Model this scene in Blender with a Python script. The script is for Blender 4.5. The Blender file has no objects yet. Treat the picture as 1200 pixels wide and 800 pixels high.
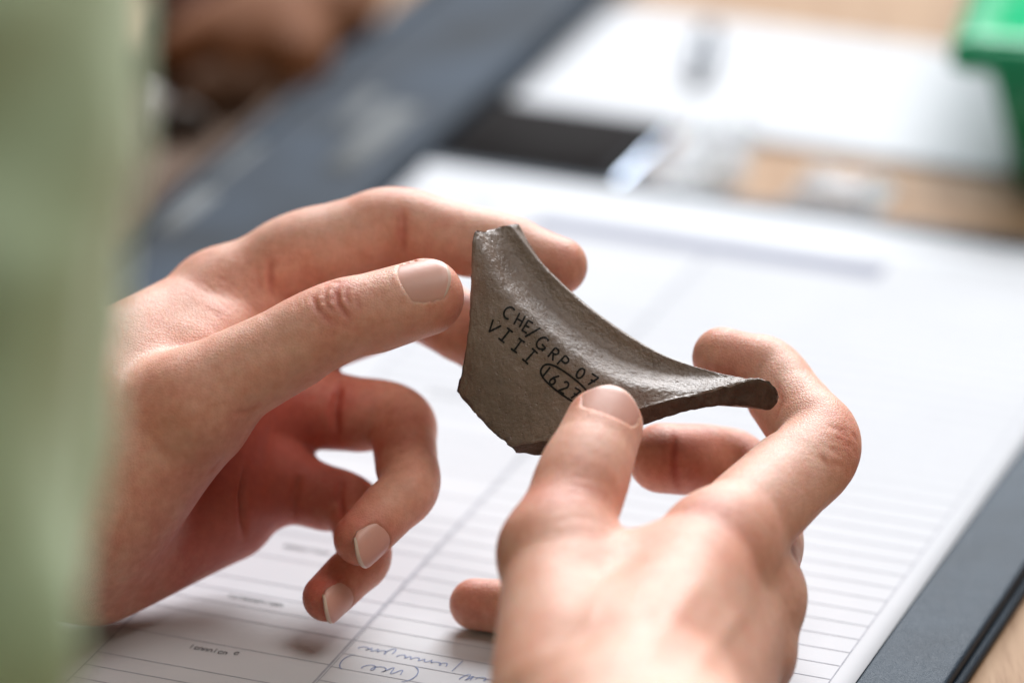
import bpy, bmesh, math, random
import numpy as np
from mathutils import Vector, Matrix, noise as mnoise
from mathutils.bvhtree import BVHTree

random.seed(7); rng = np.random.default_rng(7)
SC = bpy.context.scene
COL = SC.collection
MM = 0.001

# ------------------------------------------------------------------ camera
PH = math.radians(23.7)                 # pitch below the horizontal
FPX, FOC = 6000.0, 1333.0               # focal length in photo pixels, focus distance in mm
CAM = np.array([0.0, 0.0, 615.1])       # camera, mm above the form
RT = np.array([1.0, 0.0, 0.0]); UP = np.array([0, math.sin(PH), math.cos(PH)]); FW = np.array([0, math.cos(PH), -math.sin(PH)])
cd = bpy.data.cameras.new('camera'); cam = bpy.data.objects.new('camera', cd); COL.objects.link(cam)
cam.location = Vector(CAM * MM); cam.rotation_euler = (math.radians(90) - PH, 0, 0)
cd.sensor_width = 36.0; cd.lens = FPX / 1200 * 36.0; cd.clip_start = 0.05; cd.clip_end = 50
cd.dof.use_dof = True; cd.dof.focus_distance = (FOC - 3) * MM; cd.dof.aperture_fstop = 3.9; cd.dof.aperture_blades = 9
SC.camera = cam

# ------------------------------------------------------------------ light
w = bpy.data.worlds.new('World'); SC.world = w; w.use_nodes = True
bgn = w.node_tree.nodes['Background']; bgn.inputs[0].default_value = (0.95, 0.97, 1.0, 1); bgn.inputs[1].default_value = 0.045
def area(name, loc, target, sx, sy, energy, col):
    l = bpy.data.lights.new(name, 'AREA'); l.shape = 'RECTANGLE'; l.size = sx; l.size_y = sy; l.energy = energy; l.color = col
    o = bpy.data.objects.new(name, l); COL.objects.link(o); o.location = loc
    o.rotation_euler = (Vector(target) - Vector(loc)).to_track_quat('-Z', 'Y').to_euler()
    o['kind'] = 'structure'
    return o
area('window_light', (0.62, 4.35, 2.30), (0.0, 1.25, 0.05), 2.3, 1.7, 275, (0.95, 0.975, 1.0))
area('ceiling_light', (0.85, 0.95, 2.5), (0.05, 1.25, 0.05), 1.1, 1.1, 27, (1.0, 0.95, 0.90))
SC.view_settings.view_transform = 'Standard'; SC.view_settings.look = 'None'
SC.view_settings.exposure = 0.12; SC.view_settings.gamma = 1.0
SC.render.engine = 'CYCLES'; SC.cycles.use_denoising = True; SC.cycles.max_bounces = 8

# ------------------------------------------------------------------ coordinates
def cs(px, py, dz):
    """camera-aligned millimetres (right, down, away from the focus plane) of a point seen at px,py"""
    d = FOC + dz
    return np.array([(px - 600) / FPX * d, (py - 400) / FPX * d, dz], float)
def c2w(P):
    P = np.atleast_2d(P)
    return CAM + P[:, :1] * RT - P[:, 1:2] * UP + (P[:, 2:3] + FOC) * FW
def at(px, py, dz): return c2w(cs(px, py, dz))[0]
def on(px, py, h=0.0):
    d = FW * FPX + RT * (px - 600) - UP * (py - 400); return CAM + (h - CAM[2]) / d[2] * d
AL = math.radians(-21.3)
EX = np.array([math.cos(AL), math.sin(AL), 0]); EY = np.array([-math.sin(AL), math.cos(AL), 0]); OR = on(972.5, 797.5)
def pg(x, y, z=0.0): return OR + EX * x + EY * y + np.array([0, 0, z])
def pgxy(px, py, h=0.0):
    q = on(px, py, h) - OR; return float(q @ EX), float(q @ EY)

# ------------------------------------------------------------------ materials
def mat(name):
    m = bpy.data.materials.new(name); m.use_nodes = True
    return m, m.node_tree.nodes, m.node_tree.links, m.node_tree.nodes['Principled BSDF']
def ramp(N, stops):
    r = N.new('ShaderNodeValToRGB'); e = r.color_ramp.elements
    while len(e) < len(stops): e.new(0.5)
    for k, (p, c) in enumerate(stops): e[k].position = p; e[k].color = (*c, 1) if len(c) == 3 else c
    return r
def noise(N, L, co, scale, detail=4, rough=0.55):
    n = N.new('ShaderNodeTexNoise'); n.inputs['Scale'].default_value = scale; n.inputs['Detail'].default_value = detail; n.inputs['Roughness'].default_value = rough
    if co is not None: L.new(co, n.inputs['Vector'])
    return n
def simple(name, col, rough=0.6, spec=0.5, var=0.12, scale=60, bump=0.0, bscale=600, metal=0.0, coat=0.0):
    m, N, L, b = mat(name)
    tc = N.new('ShaderNodeTexCoord')
    n = noise(N, L, tc.outputs['Object'], scale)
    r = ramp(N, [(0.3, tuple(c * (1 - var) for c in col)), (0.7, tuple(min(1, c * (1 + var)) for c in col))])
    L.new(n.outputs['Fac'], r.inputs[0]); L.new(r.outputs[0], b.inputs['Base Color'])
    b.inputs['Roughness'].default_value = rough; b.inputs['Specular IOR Level'].default_value = spec; b.inputs['Metallic'].default_value = metal; b.inputs['Coat Weight'].default_value = coat
    if bump:
        n2 = noise(N, L, tc.outputs['Object'], bscale); bp = N.new('ShaderNodeBump'); bp.inputs['Strength'].default_value = bump; bp.inputs['Distance'].default_value = 0.0005
        L.new(n2.outputs['Fac'], bp.inputs['Height']); L.new(bp.outputs[0], b.inputs['Normal'])
    return m

def skin_mat():
    m, N, L, b = mat('skin')
    tc = N.new('ShaderNodeTexCoord'); co = tc.outputs['Object']
    n1 = noise(N, L, co, 85, 6, 0.7); n2 = noise(N, L, co, 420, 4)
    at_ = N.new('ShaderNodeAttribute'); at_.attribute_name = 'flush_shade'
    mixv = N.new('ShaderNodeMath'); mixv.operation = 'MULTIPLY_ADD'; L.new(n1.outputs['Fac'], mixv.inputs[0]); mixv.inputs[1].default_value = 0.75
    L.new(at_.outputs['Fac'], mixv.inputs[2])
    r = ramp(N, [(0.25, (0.80, 0.50, 0.39)), (0.52, (0.73, 0.36, 0.26)), (0.95, (0.54, 0.135, 0.095))])
    L.new(mixv.outputs[0], r.inputs[0])
    r2 = ramp(N, [(0.35, (0.9, 0.88, 0.86)), (0.65, (1.0, 1.0, 1.0))]); L.new(n2.outputs['Fac'], r2.inputs[0])
    mx = N.new('ShaderNodeMix'); mx.data_type = 'RGBA'; mx.blend_type = 'MULTIPLY'; mx.inputs['Factor'].default_value = 1.0
    L.new(r.outputs[0], mx.inputs['A']); L.new(r2.outputs[0], mx.inputs['B']); L.new(mx.outputs['Result'], b.inputs['Base Color'])
    b.inputs['Subsurface Weight'].default_value = 0.65; b.inputs['Subsurface Radius'].default_value = (1.0, 0.32, 0.16); b.inputs['Subsurface Scale'].default_value = 0.0026
    b.inputs['Roughness'].default_value = 0.5; b.inputs['Specular IOR Level'].default_value = 0.4
    # fine skin relief: small cells and short wrinkles
    v = N.new('ShaderNodeTexVoronoi'); v.feature = 'DISTANCE_TO_EDGE'; v.inputs['Scale'].default_value = 1150; L.new(co, v.inputs['Vector'])
    rv = ramp(N, [(0.0, (0, 0, 0)), (0.22, (1, 1, 1))]); L.new(v.outputs['Distance'], rv.inputs[0])
    mp = N.new('ShaderNodeMapping'); mp.inputs['Scale'].default_value = (260, 900, 700); mp.inputs['Rotation'].default_value = (0.3, 0.5, 0.4); L.new(co, mp.inputs['Vector'])
    n3 = noise(N, L, mp.outputs[0], 1.0, 3)
    ad = N.new('ShaderNodeMath'); ad.operation = 'MULTIPLY_ADD'; L.new(n3.outputs['Fac'], ad.inputs[0]); ad.inputs[1].default_value = 1.6; L.new(rv.outputs[0], ad.inputs[2])
    bp = N.new('ShaderNodeBump'); bp.inputs['Strength'].default_value = 0.32; bp.inputs['Distance'].default_value = 0.0002
    L.new(ad.outputs[0], bp.inputs['Height']); L.new(bp.outputs[0], b.inputs['Normal'])
    return m
SKIN = skin_mat()
def nail_mat(name, col, rough):
    m = simple(name, col, rough, 0.5, 0.05, 120, 0.05, 900)
    b = m.node_tree.nodes['Principled BSDF']; b.inputs['Subsurface Weight'].default_value = 0.3; b.inputs['Subsurface Radius'].default_value = (1, .4, .25); b.inputs['Subsurface Scale'].default_value = 0.001
    return m
NAIL = nail_mat('nail', (0.68, 0.37, 0.30), 0.42); NAILTIP = nail_mat('nail_edge', (0.74, 0.56, 0.47), 0.4)

# ------------------------------------------------------------------ mesh helpers
def link(name, me, m=None, parent=None, smooth=True):
    o = bpy.data.objects.new(name, me); COL.objects.link(o)
    for k in (m if isinstance(m, (list, tuple)) else [m] if m else []): me.materials.append(k)
    if smooth and len(me.polygons): me.polygons.foreach_set('use_smooth', np.ones(len(me.polygons), bool))
    if parent: o.parent = parent
    return o
def mesh(name, V, Fs):
    me = bpy.data.meshes.new(name); me.from_pydata([tuple(v) for v in V], [], [tuple(int(i) for i in f) for f in Fs]); me.update(); return me
def mesh_np(name, V, Q):
    me = bpy.data.meshes.new(name); n = len(Q)
    me.vertices.add(len(V)); me.vertices.foreach_set('co', np.asarray(V, np.float32).ravel())
    me.loops.add(n * 4); me.loops.foreach_set('vertex_index', np.asarray(Q, np.int32).ravel())
    me.polygons.add(n); me.polygons.foreach_set('loop_start', np.arange(0, n * 4, 4, dtype=np.int32))
    me.update(calc_edges=True); me.validate(); return me
def empty(name, loc):
    o = bpy.data.objects.new(name, None); COL.objects.link(o); o.location = Vector(loc); o.empty_display_size = 0.02; return o
def tag(o, label, cat, group=None):
    o['label'] = label; o['category'] = cat
    if group: o['group'] = group
    return o
def box_pg(name, x0, x1, y0, y1, z0, z1, m, bevel=0.6, seg=2, parent=None, jit=0.0):
    """box aligned with the form, mm"""
    bm = bmesh.new(); vs = []
    for z in (z0, z1):
        for (x, y) in ((x0, y0), (x1, y0), (x1, y1), (x0, y1)): vs.append(bm.verts.new(pg(x, y, z) * MM))
    for f in ((0, 3, 2, 1), (4, 5, 6, 7), (0, 1, 5, 4), (1, 2, 6, 5), (2, 3, 7, 6), (3, 0, 4, 7)): bm.faces.new([vs[i] for i in f])
    if bevel: bmesh.ops.bevel(bm, geom=bm.edges[:], offset=bevel * MM, segments=seg, profile=0.6, affect='EDGES')
    me = bpy.data.meshes.new(name); bm.to_mesh(me); bm.free()
    return link(name, me, m, parent, smooth=bevel > 0)
def ribbon(paths, w_mm, lift=0.0):
    """flat ink strokes: paths = lists of (point, normal) in mm world"""
    V, Fc = [], []
    for P in paths:
        n = len(P); b = len(V)
        for i, (p, nm) in enumerate(P):
            t = P[min(i + 1, n - 1)][0] - P[max(i - 1, 0)][0]; s = np.cross(nm, t); s = s / (np.linalg.norm(s) + 1e-9)
            ww = w_mm * (0.85 + 0.3 * rng.random()) * (0.75 if i in (0, n - 1) else 1)
            V += [(p + s * ww + nm * lift) * MM, (p - s * ww + nm * lift) * MM]
        for i in range(n - 1): Fc.append((b + 2 * i, b + 2 * i + 1, b + 2 * i + 3, b + 2 * i + 2))
    return V, Fc

# ------------------------------------------------------------------ implicit modelling of the hands
class Field:
    def __init__(s, lo, hi, vox):
        s.lo = np.array(lo, np.float32); s.v = vox
        s.n = np.ceil((np.array(hi) - np.array(lo)) / vox).astype(int) + 1
        s.ax = [s.lo[k] + vox * np.arange(s.n[k], dtype=np.float32) for k in range(3)]
    def new(s): return np.full(tuple(s.n), 30.0, np.float32)
    def box(s, lo, hi):
        a = np.clip(np.floor((np.array(lo) - s.lo) / s.v).astype(int), 0, s.n); b = np.clip(np.ceil((np.array(hi) - s.lo) / s.v).astype(int) + 1, 0, s.n)
        sl = tuple(slice(a[k], b[k]) for k in range(3))
        return sl, s.ax[0][sl[0]][:, None, None], s.ax[1][sl[1]][None, :, None], s.ax[2][sl[2]][None, None, :]
def smin(a, b, k):
    h = np.clip(0.5 + 0.5 * (b - a) / k, 0, 1); return b + (a - b) * h - k * h * (1 - h)
def cone(F, D, a, b, ra, rb, k, flat=None):
    """tapered capsule; flat = (unit vector, factor>1) squashes it along that vector"""
    R = max(ra, rb) + 9
    sl, X, Y, Z = F.box(np.minimum(a, b) - R, np.maximum(a, b) + R)
    if 0 in D[sl].shape: return
    ab = (b - a).astype(np.float32); L2 = float(ab @ ab) + 1e-6
    px, py, pz = X - a[0], Y - a[1], Z - a[2]
    t = np.clip((px * ab[0] + py * ab[1] + pz * ab[2]) / L2, 0, 1)
    dx, dy, dz = px - t * ab[0], py - t * ab[1], pz - t * ab[2]
    q = dx * dx + dy * dy + dz * dz
    if flat is not None:
        u, f = flat; c = dx * u[0] + dy * u[1] + dz * u[2]; q = q + (f * f - 1) * c * c
    tt = t * t * (3 - 2 * t) if ra != rb else t
    d = np.sqrt(q) - (ra + (rb - ra) * (0.5 * t + 0.5 * tt))
    D[sl] = smin(D[sl], d.astype(np.float32), k)
def surface(F, D):
    """naive surface nets"""
    S = D < 0
    n = np.array(D.shape)
    c = np.zeros(tuple(n - 1), np.int8)
    for i in (0, 1):
        for j in (0, 1):
            for k in (0, 1): c += S[i:n[0] - 1 + i, j:n[1] - 1 + j, k:n[2] - 1 + k]
    act = (c > 0) & (c < 8)
    I = np.argwhere(act); idx = np.full(act.shape, -1, np.int32); idx[act] = np.arange(len(I))
    acc = np.zeros((len(I), 3)); cnt = np.zeros(len(I))
    cr = [(i, j, k) for i in (0, 1) for j in (0, 1) for k in (0, 1)]
    val = {q: D[I[:, 0] + q[0], I[:, 1] + q[1], I[:, 2] + q[2]] for q in cr}
    for p in cr:
        for ax in range(3):
            if p[ax]: continue
            q = list(p); q[ax] = 1; q = tuple(q)
            a, b = val[p], val[q]; mk = (a < 0) != (b < 0)
            t = np.where(mk, a / np.where(mk, a - b, 1), 0)
            for e in range(3): acc[:, e] += mk * (p[e] + (t if e == ax else 0))
            cnt += mk
    V = F.lo + F.v * (I + acc / cnt[:, None])
    Q = []
    for ax in range(3):
        o1, o2 = [(1, 2), (2, 0), (0, 1)][ax]
        a = [slice(1, -1)] * 3; a[ax] = slice(0, -1); b = list(a); b[ax] = slice(1, None)
        A, B = S[tuple(a)], S[tuple(b)]
        for sign in (0, 1):
            E = np.argwhere((A & ~B) if sign == 0 else (~A & B))
            off = np.ones(3, int); off[ax] = 0; E = E + off
            def cell(d1, d2):
                G = E.copy(); G[:, o1] -= d1; G[:, o2] -= d2; return idx[G[:, 0], G[:, 1], G[:, 2]]
            q = np.stack([cell(1, 1), cell(0, 1), cell(0, 0), cell(1, 0)], 1)
            Q.append(q if sign == 0 else q[:, ::-1])
    Q = np.concatenate(Q); Q = Q[(Q >= 0).all(1)]
    return V, Q
def relax(V, Q, it):
    e = np.concatenate([Q[:, [0, 1]], Q[:, [1, 2]], Q[:, [2, 3]], Q[:, [3, 0]]])
    for k in range(it):
        for lam in (0.5, -0.52):
            s = np.zeros_like(V); c = np.zeros(len(V))
            for x in range(3):
                s[:, x] = np.bincount(e[:, 0], V[e[:, 1], x], len(V)) + np.bincount(e[:, 1], V[e[:, 0], x], len(V))
            c = np.bincount(e[:, 0], minlength=len(V)) + np.bincount(e[:, 1], minlength=len(V))
            V = V + lam * (s / c[:, None] - V)
    return V
def normals(V, Q):
    fn = np.cross(V[Q[:, 2]] - V[Q[:, 0]], V[Q[:, 3]] - V[Q[:, 1]])
    N = np.zeros_like(V)
    for k in range(4):
        for x in range(3): N[:, x] += np.bincount(Q[:, k], fn[:, x], len(V))
    return N / (np.linalg.norm(N, axis=1)[:, None] + 1e-12)
def unit(v): v = np.array(v, float); return v / np.linalg.norm(v)
def ortho(d, a): d = np.array(d, float); return unit(d - a * (d @ a))

class Nail:
    """nail plate frame at the end of a finger chain"""
    def __init__(s, dip, tip, r, dorsal, wid=0.80, length=1.45, start=-0.55, h=0.93):
        s.a = unit(tip - dip); s.d = ortho(dorsal, s.a); s.s = np.cross(s.a, s.d)
        s.o = tip + s.a * (start * r); s.w = wid * r; s.L = length * r; s.R = 1.02 * r; s.H = h * r; s.r = r; s.over = 1.0
    def height(s, u, v): return np.sqrt(np.maximum(s.R ** 2 - u * u, 0.1)) - s.R + s.H - 0.035 * s.r * np.maximum(v / s.L, 0) ** 2 * 2.2
    def halfw(s, v):
        t = np.clip(v / s.L, 0, 1); return s.w * (0.72 + 0.28 * np.sqrt(np.clip(t / 0.35, 0, 1)))
    def carve(s, F, D):
        R = s.r * 2.2; c = s.o + s.a * s.L * 0.5
        sl, X, Y, Z = F.box(c - R, c + R)
        X, Y, Z = X - s.o[0], Y - s.o[1], Z - s.o[2]
        dd = X * s.d[0] + Y * s.d[1] + Z * s.d[2]; u = X * s.s[0] + Y * s.s[1] + Z * s.s[2]; v = X * s.a[0] + Y * s.a[1] + Z * s.a[2]
        hw = s.halfw(v)
        # rounded base corner
        f = np.maximum(np.abs(u) - hw, -v + 0.10 * s.r * (np.abs(u) / s.w) ** 2 * 2)
        f = np.maximum(f, v - (s.L * s.over * (1 - 0.26 * (u / s.w) ** 2) + 0.15))
        dc = dd - (s.height(u, v) - 0.45)
        D[sl] = -smin(-D[sl], -np.minimum(dc, -f).astype(np.float32), 0.5)
    def build(s, parent, name='fingernail', over=1.0):
        nu, nv = 15, 18; V, Fc = [], []
        for lay in (0, 1):
            for j in range(nv):
                for i in range(nu):
                    t = j / (nv - 1); uu = -1 + 2 * i / (nu - 1)
                    end = over * (1 - 0.26 * uu * uu); v = s.L * (t * (end + 0.06) - 0.06) + 0.10 * s.r * uu * uu * 2 * (1 - t)
                    u = uu * s.halfw(v) * 1.045 * (1 - 0.10 * max(0, t - 0.8) / 0.2 * abs(uu))
                    hgt = s.height(u, v) + 0.06 - 0.5 * max(0, (t - 0.85) / 0.15) ** 2 - (0.55 if lay else 0.0) - (0.12 if (abs(uu) > 0.93 or j == 0) else 0)
                    V.append(s.o + s.a * v + s.s * u + s.d * hgt)
        g = lambda l, j, i: l * nu * nv + j * nu + i
        mi = []
        for j in range(nv - 1):
            for i in range(nu - 1):
                Fc.append((g(0, j, i), g(0, j, i + 1), g(0, j + 1, i + 1), g(0, j + 1, i))); mi.append(1 if j >= nv - 2 else 0)
                Fc.append((g(1, j, i), g(1, j + 1, i), g(1, j + 1, i + 1), g(1, j, i + 1))); mi.append(1 if j >= nv - 2 else 0)
        for i in range(nu - 1): Fc.append((g(0, nv - 1, i), g(0, nv - 1, i + 1), g(1, nv - 1, i + 1), g(1, nv - 1, i))); mi.append(1)
        for j in range(nv - 1):
            for i in (0, nu - 1): Fc.append((g(0, j, i), g(0, j + 1, i), g(1, j + 1, i), g(1, j, i))); mi.append(0)
        me = mesh(name, c2w(np.array(V)) * MM, Fc)
        bm = bmesh.new(); bm.from_mesh(me); bmesh.ops.recalc_face_normals(bm, faces=bm.faces); bm.to_mesh(me); bm.free()
        me.polygons.foreach_set('material_index', mi)
        return link(name, me, [NAIL, NAILTIP], parent)

def finger(F, D0, pts, palmar, kroot=8.0, kend=0.9, pad=True):
    """pts: joint list (px,py,dz,r) from knuckle to tip. Returns joint array."""
    P = [cs(*p[:3]) for p in pts]; Rr = [p[3] for p in pts]
    lo = np.min(P, 0) - 24; hi = np.max(P, 0) + 24
    D = F.new() if False else None
    sl, X, Y, Z = F.box(lo, hi)
    # evaluate in a sub field
    G = Field.__new__(Field); G.v = F.v; G.lo = np.array([F.ax[k][sl[k]][0] for k in range(3)], np.float32); G.ax = [F.ax[k][sl[k]] for k in range(3)]; G.n = np.array([len(a) for a in G.ax])
    D = G.new()
    raw = [(p, r) for p, r in zip(P, Rr)]; chain = [raw[0]]
    for i in range(1, len(P) - 1):
        (A_, rA), (J_, rJ), (B_, rB) = raw[i - 1], raw[i], raw[i + 1]
        for t in np.linspace(0, 1, 7):
            p0, p2 = J_ + (A_ - J_) * 0.24, J_ + (B_ - J_) * 0.24
            q = p0 * (1 - t) ** 2 + J_ * 2 * t * (1 - t) + p2 * t * t
            q = q + (J_ - (p0 * 0.25 + J_ * 0.5 + p2 * 0.25)) * (0.35 * 4 * t * (1 - t))
            r0, r2 = rJ + (rA - rJ) * 0.24 - 0.25, rJ + (rB - rJ) * 0.24 - 0.25; chain.append((q, r0 * (1 - t) ** 2 + rJ * 2 * t * (1 - t) + r2 * t * t))
    chain.append(raw[-1])
    for (a, ra), (b, rb) in zip(chain[:-1], chain[1:]):
        cone(G, D, a, b, ra, rb, 1.0)
    for i in range(len(P) - 1):
        a, b, ra, rb = P[i], P[i + 1], Rr[i], Rr[i + 1]; ax = unit(b - a); pal = ortho(palmar[i], ax); m = (a + b) / 2
        rm = 0.5 * (ra + rb) * (0.955 if i < len(P) - 2 else 1.0)
        if pad:
            if i < len(P) - 2:   # soft pad between two creases
                q0, q1 = a + (b - a) * 0.32, a + (b - a) * 0.68
                cone(G, D, q0 + pal * rm * 0.26, q1 + pal * rm * 0.26, rm * 0.82, rm * 0.82, 2.5)
            else:
                q0, q1 = a + (b - a) * 0.45, a + (b - a) * 1.0
                cone(G, D, q0 + pal * rb * 0.22, q1 + pal * rb * 0.16, rb * 0.92, rb * 0.82, 2.5)
    # join to the hand: wide blend at the knuckle, tight further out
    dist = np.sqrt((G.ax[0][:, None, None] - P[0][0]) ** 2 + (G.ax[1][None, :, None] - P[0][1]) ** 2 + (G.ax[2][None, None, :] - P[0][2]) ** 2)
    k = kend + (kroot - kend) * np.clip(1 - (dist - 0.9 * Rr[0]) / (1.3 * Rr[0]), 0, 1)
    D0[sl] = smin(D0[sl], D, k.astype(np.float32))
    return P

def finish(name, F, D, parent, joints, creases, flush_shade_pts, relax_it=2):
    V, Q = surface(F, D)
    V = relax(V, Q, relax_it)
    N = normals(V, Q)
    # low lumps of tendons and flesh
    # creases and wrinkles: polylines seen at (px,py), dropped on the surface
    bv = BVHTree.FromPolygons([tuple(v) for v in V], [tuple(q) for q in Q.tolist()])
    eye = np.array([0, 0, -FOC])
    disp = np.zeros(len(V)); seen = np.zeros(len(V))
    for (pl, wid, dep) in creases:
        pts = []
        for i in range(len(pl) - 1):
            p, q = np.array(pl[i], float), np.array(pl[i + 1], float); m = max(2, int(np.linalg.norm(q - p) / 1.5))
            for t in np.linspace(0, 1, m, endpoint=False): pts.append(p + (q - p) * t)
        pts.append(np.array(pl[-1], float))
        W = []
        for p in pts:
            d = unit(cs(p[0], p[1], 0) - eye); h = bv.ray_cast(Vector(eye), Vector(d))
            if h[0] is not None: W.append(np.array(h[0]))
        if not W: continue
        W = np.array(W); lo, hi = W.min(0) - 3 * wid, W.max(0) + 3 * wid
        cand = np.where(((V > lo) & (V < hi)).all(1))[0]
        if not len(cand): continue
        best = np.full(len(cand), 1e9); par = np.zeros(len(cand))
        for i, p in enumerate(W):
            d2 = ((V[cand] - p) ** 2).sum(1); mk = d2 < best; best[mk] = d2[mk]; par[mk] = i
        fade = np.clip(np.minimum(par, len(W) - 1 - par) / max(1.0, 0.25 * len(W)), 0.15, 1)
        g = np.exp(-best / (wid * wid)) * dep * fade
        disp[cand] = np.where(np.abs(g) > np.abs(disp[cand]), g, disp[cand])
    V = V - N * disp[:, None]
    fl = np.zeros(len(V))
    for (p, rad, amt) in flush_shade_pts:
        fl += amt * np.exp(-((V - cs(*p)) ** 2).sum(1) / (rad * rad))
    fl += 0.25 * np.clip(disp / 0.6, 0, 1)
    me = mesh_np(name, c2w(V) * MM, Q)
    a = me.attributes.new('flush_shade', 'FLOAT', 'POINT'); a.data.foreach_set('value', fl.astype(np.float32))
    return link(name, me, SKIN, parent)

# ================================================================== setting: table
def wood():
    m, N, L, b = mat('table_wood')
    tc = N.new('ShaderNodeTexCoord'); mp = N.new('ShaderNodeMapping'); L.new(tc.outputs['Object'], mp.inputs['Vector'])
    mp.inputs['Rotation'].default_value = (0, 0, -AL); mp.inputs['Scale'].default_value = (60, 5, 10)
    n = noise(N, L, mp.outputs[0], 1.6, 6, 0.6); n2 = noise(N, L, mp.outputs[0], 9, 4, 0.6)
    r = ramp(N, [(0.25, (0.31, 0.18, 0.095)), (0.5, (0.385, 0.24, 0.14)), (0.75, (0.43, 0.285, 0.18))]); L.new(n.outputs['Fac'], r.inputs[0])
    r2 = ramp(N, [(0.35, (0.78, 0.72, 0.66)), (0.55, (1, 1, 1))]); L.new(n2.outputs['Fac'], r2.inputs[0])
    mx = N.new('ShaderNodeMix'); mx.data_type = 'RGBA'; mx.blend_type = 'MULTIPLY'; mx.inputs['Factor'].default_value = 1
    L.new(r.outputs[0], mx.inputs['A']); L.new(r2.outputs[0], mx.inputs['B']); L.new(mx.outputs['Result'], b.inputs['Base Color'])
    b.inputs['Roughness'].default_value = 0.6; b.inputs['Specular IOR Level'].default_value = 0.12
    return m
TZ = -9.0
tb = bpy.data.meshes.new('table'); bm = bmesh.new()
bmesh.ops.create_cube(bm, size=1); bmesh.ops.scale(bm, vec=(2.4, 2.2, 0.03), verts=bm.verts); bmesh.ops.translate(bm, vec=(0, 1.45, TZ * MM - 0.015), verts=bm.verts)
bmesh.ops.bevel(bm, geom=bm.edges[:], offset=0.003, segments=2, affect='EDGES'); bm.to_mesh(tb); bm.free()
table = link('table', tb, wood(), None, False); table['kind'] = 'structure'

# ================================================================== folder
def leather():
    m, N, L, b = mat('leather')
    tc = N.new('ShaderNodeTexCoord'); co = tc.outputs['Object']
    n = noise(N, L, co, 40, 5); r = ramp(N, [(0.3, (0.017, 0.030, 0.048)), (0.7, (0.032, 0.052, 0.078))]); L.new(n.outputs['Fac'], r.inputs[0]); L.new(r.outputs[0], b.inputs['Base Color'])
    b.inputs['Roughness'].default_value = 0.55; b.inputs['Specular IOR Level'].default_value = 0.2
    v = N.new('ShaderNodeTexVoronoi'); v.inputs['Scale'].default_value = 2300; L.new(co, v.inputs['Vector'])
    n2 = noise(N, L, co, 160, 3); ad = N.new('ShaderNodeMath'); ad.operation = 'MULTIPLY_ADD'; L.new(n2.outputs['Fac'], ad.inputs[0]); ad.inputs[1].default_value = 1.5; L.new(v.outputs['Distance'], ad.inputs[2])
    bp = N.new('ShaderNodeBump'); bp.inputs['Strength'].default_value = 0.4; bp.inputs['Distance'].default_value = 0.0004
    L.new(ad.outputs[0], bp.inputs['Height']); L.new(bp.outputs[0], b.inputs['Normal'])
    return m
LEA = leather()
folder = empty('document_folder', pg(-90, 100, TZ) * MM)
folder_parent_inv = folder.matrix_world
def keep(o, parent):
    o.parent = parent; o.matrix_parent_inverse = Matrix.Translation(parent.location).inverted(); return o
keep(box_pg('back_cover', -236, 29.5, -130, 310, TZ + 0.02, -5.2, LEA, 1.6, 4), folder)
keep(box_pg('front_cover', -236, 28, -130, 309, -4.4, -0.55, LEA, 1.7, 5), folder)
keep(box_pg('hinge', -236, -222, -129, 301, -6, -3, LEA, 0.5, 2), folder)
keep(box_pg('stitched_rim', 20, 27.4, -128, 306, -6, -3.2, LEA, 0.5, 2), folder)
tag(folder, 'dark navy leather document folder lying under the white form', 'folder')

# ================================================================== papers
PAPER = simple('paper', (0.57, 0.58, 0.61), 0.75, 0.25, 0.02, 30)
PRINT = simple('print_grey', (0.36, 0.37, 0.42), 0.8, 0.2, 0.2, 200)
PRINTB = simple('print_black', (0.14, 0.14, 0.155), 0.8, 0.2, 0.2, 200)
BAND = simple('band_grey', (0.30, 0.31, 0.38), 0.8, 0.2, 0.03, 60)
PEN = simple('pen_blue', (0.22, 0.27, 0.45), 0.7, 0.3, 0.2, 200)
def sheet(name, x0, x1, y0, y1, z, m, rot=0.0, wave=0.25, seed=0, n=40, thick=0.12, lift=None):
    V, Fc = [], []; cx, cy = (x0 + x1) / 2, (y0 + y1) / 2; c, s = math.cos(rot), math.sin(rot)
    for l in (0, 1):
        for j in range(n + 1):
            for i in range(n + 1):
                x = x0 + (x1 - x0) * i / n - cx; y = y0 + (y1 - y0) * j / n - cy
                zz = z + wave * (mnoise.noise(Vector((x / 70 + seed, y / 70, seed))) + 1) * 0.5 + (lift(i / n, j / n) if lift else 0) - (thick if l else 0)
                V.append(pg(cx + c * x - s * y, cy + s * x + c * y, zz) * MM)
    k = (n + 1) ** 2; g = lambda l, j, i: l * k + j * (n + 1) + i
    for j in range(n):
        for i in range(n):
            Fc.append((g(0, j, i), g(0, j, i + 1), g(0, j + 1, i + 1), g(0, j + 1, i))); Fc.append((g(1, j, i), g(1, j + 1, i), g(1, j + 1, i + 1), g(1, j, i + 1)))
    for i in range(n):
        Fc.append((g(0, 0, i), g(1, 0, i), g(1, 0, i + 1), g(0, 0, i + 1))); Fc.append((g(0, n, i), g(0, n, i + 1), g(1, n, i + 1), g(1, n, i)))
        Fc.append((g(0, i, 0), g(0, i + 1, 0), g(1, i + 1, 0), g(1, i, 0))); Fc.append((g(0, i, n), g(1, i, n), g(1, i + 1, n), g(0, i + 1, n)))
    return link(name, mesh(name, V, Fc), m, None)
under = sheet('paper_sheet', -235, -14, 40, 299, -0.42, PAPER, 0.0, 0.05, 3)
tag(under, 'blank white sheet showing behind the top of the printed form', 'paper')
form = sheet('form_sheet', -203, 6.4, -130, 284, -0.02, PAPER, 0.0, 0.0, 1)
tag(form, 'white printed form with ruled rows and handwriting lying on the folder', 'form')
Z0 = 0.06
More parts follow.
